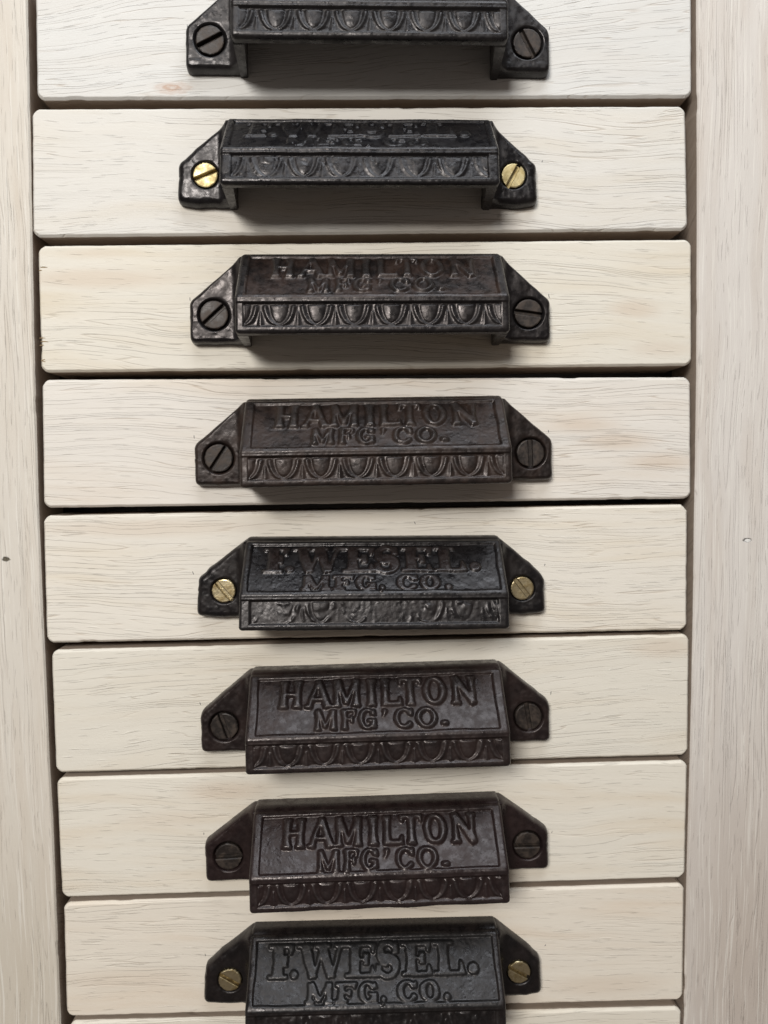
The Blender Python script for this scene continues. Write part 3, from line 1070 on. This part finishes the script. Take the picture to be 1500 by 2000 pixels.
        if np.dot(np.cross(p1 - p0, p2 - p1), cvec) < 0:
            Fc = [f[::-1] for f in Fc]
        mesh_obj('mounting_tab', V, Fc, mat_body, root, True)

        # screw: flat slotted head
        ang_s = math.radians(slots[si])
        zs0, zs1 = 2.7, 4.45
        sw = 0.72 if kind == 'H' else 0.6
        V, Fc = [], []
        for sd in (-1, 1):
            a0 = math.asin(sw / rs)
            arc = np.linspace(a0, math.pi - a0, 22)
            base0 = len(V)
            lev = [(rs, zs0), (rs, zs1 - 0.28), (rs - 0.12, zs1 - 0.08), (rs - 0.38, zs1)]
            for rr_, zz in lev:
                inset = rs - rr_
                for t in arc:
                    px, py = rr_ * math.cos(t), max(rr_ * math.sin(t), sw + inset * .6)
                    px, py = px + rng.normal(0, .035), py + rng.normal(0, .05)
                    py *= sd
                    qx = px * math.cos(ang_s) - py * math.sin(ang_s)
                    qy = px * math.sin(ang_s) + py * math.cos(ang_s)
                    V.append(loc(sgn * half + qx, qy, zz))
            na = len(arc)
            for r in range(3):
                for k in range(na):
                    k2 = (k + 1) % na
                    f = (base0 + r * na + k, base0 + r * na + k2, base0 + (r + 1) * na + k2, base0 + (r + 1) * na + k)
                    Fc.append(f if sd > 0 else f[::-1])
            top = tuple(base0 + 3 * na + k for k in range(na))
            Fc.append(top if sd > 0 else top[::-1])
        b0 = len(V)
        for k in range(32):
            t = 2 * math.pi * k / 32
            V.append(loc(sgn * half + rs * .98 * math.cos(t), rs * .98 * math.sin(t), zs0 + .12))
        Fc.append(tuple(range(b0, b0 + 32)))
        so = mesh_obj('screw', V, Fc, mat_screw[si], root, False)
        so['label'] = 'slotted brass screw' if kind == 'W' else 'dark slotted steel screw'
    return root


steel = [metal('aged_steel_%d' % k, k * 1.3, (0.020, 0.015, 0.013), (0.055, 0.040, 0.031), 0.48, 0.3) for k in range(4)]
brass = [metal('brass_%d' % k, 5 + k * 1.7, (0.52, 0.44, 0.25), (0.40, 0.32, 0.16), 0.48, 1.0) for k in range(3)]
old_brass = [metal('tarnished_brass_%d' % k, 9 + k * 1.7, (0.62, 0.53, 0.34), (0.30, 0.23, 0.12), 0.40, 1.0) for k in range(3)]

PULLS = [
    ('H', (410, 78), (1030, 84), (27, -62), 'dark grey iron pull with egg-and-dart band on the knotted drawer',
     dict(dark=(0.021, 0.020, 0.022), rust=(0.030, 0.025, 0.023), amt=0.5, tint=(1.0, 0.95, 0.95), rough=0.44), None, steel[0:2], 0.2, 0.15),
    ('W', (401, 342), (1003, 343), (22, 62), 'glossy black iron pull with bright brass screws, worn lettering, one below the knotted drawer',
     dict(dark=(0.013, 0.0125, 0.015), rust=(0.022, 0.017, 0.016), amt=0.4, tint=(1.0, 0.95, 0.95), rough=0.42), None, brass[0:2], 0.12, 0.5),
    ('H', (418, 615), (1032, 612), (42, -8), 'dark iron pull with brown lettered face, two below the knotted drawer',
     dict(dark=(0.018, 0.0165, 0.018), rust=(0.028, 0.022, 0.020), amt=0.5, rough=0.43),
     dict(dark=(0.020, 0.016, 0.0155), rust=(0.064, 0.036, 0.026), amt=0.8, rough=0.46), steel[1:3], 0.10, 0.15),
    ('H', (427, 895), (1036, 885), (55, 92), 'rusty brown iron pull set slightly askew, three below the knotted drawer',
     dict(dark=(0.024, 0.018, 0.0165), rust=(0.062, 0.036, 0.026), amt=0.75, rough=0.47), None, steel[2:4], 0.12, 0.2),
    ('W', (437, 1154), (1020, 1149), (-50, -52), 'rough black iron pull with tarnished brass screws and reddish letters',
     dict(dark=(0.014, 0.013, 0.0145), rust=(0.030, 0.022, 0.019), amt=0.6, tint=(1.0, 0.95, 0.95), rough=0.46),
     dict(dark=(0.014, 0.013, 0.0145), rust=(0.024, 0.020, 0.020), amt=0.5, tint=(1.0, 0.95, 0.95), rough=0.40, letter=(0.017, 0.0105, 0.009)), old_brass[0:2], 0.2, 0.92),
    ('H', (438, 1419), (1032, 1400), (-72, -82), 'brown iron pull with crisp serif letters, directly below a tarnished brass-screwed pull',
     dict(dark=(0.025, 0.0175, 0.0175), rust=(0.052, 0.031, 0.027), amt=0.6, rough=0.44), None, steel[0:2], 0.15, 0.2),
    ('H', (446, 1673), (1030, 1651), (2, 0), 'purple-brown iron pull with level screw slots, shiny letters',
     dict(dark=(0.028, 0.018, 0.0185), rust=(0.052, 0.030, 0.028), amt=0.6, rough=0.40), None, steel[1:3], 0.12, 0.2),
    ('W', (449, 1914), (1014, 1899), (-32, -30), 'black iron pull with flat grey letters and brass screws, lowest of all',
     dict(dark=(0.014, 0.012, 0.0125), rust=(0.030, 0.020, 0.018), amt=0.5, tint=(1.0, 0.95, 0.95), rough=0.42),
     dict(dark=(0.022, 0.022, 0.0235), rust=(0.028, 0.026, 0.026), amt=0.4, tint=(1.0, 0.95, 0.95), rough=0.44), old_brass[1:3], 0.10, 0.7),
]
for i, (kind, sl_, sr_, slots, lab, mb, mp_, scr, wear, ew) in enumerate(PULLS):
    m1 = iron('cast_iron_%d' % (i + 1), i + 1, **mb)
    m2 = iron('cast_iron_face_%d' % (i + 1), i + 21, **mp_) if mp_ else m1
    make_pull(i, kind, sl_, sr_, slots, lab, (m1, m2, scr), wear, ew, 100 + i * 50, dtop=-1.3 if i == 6 else 0.0)
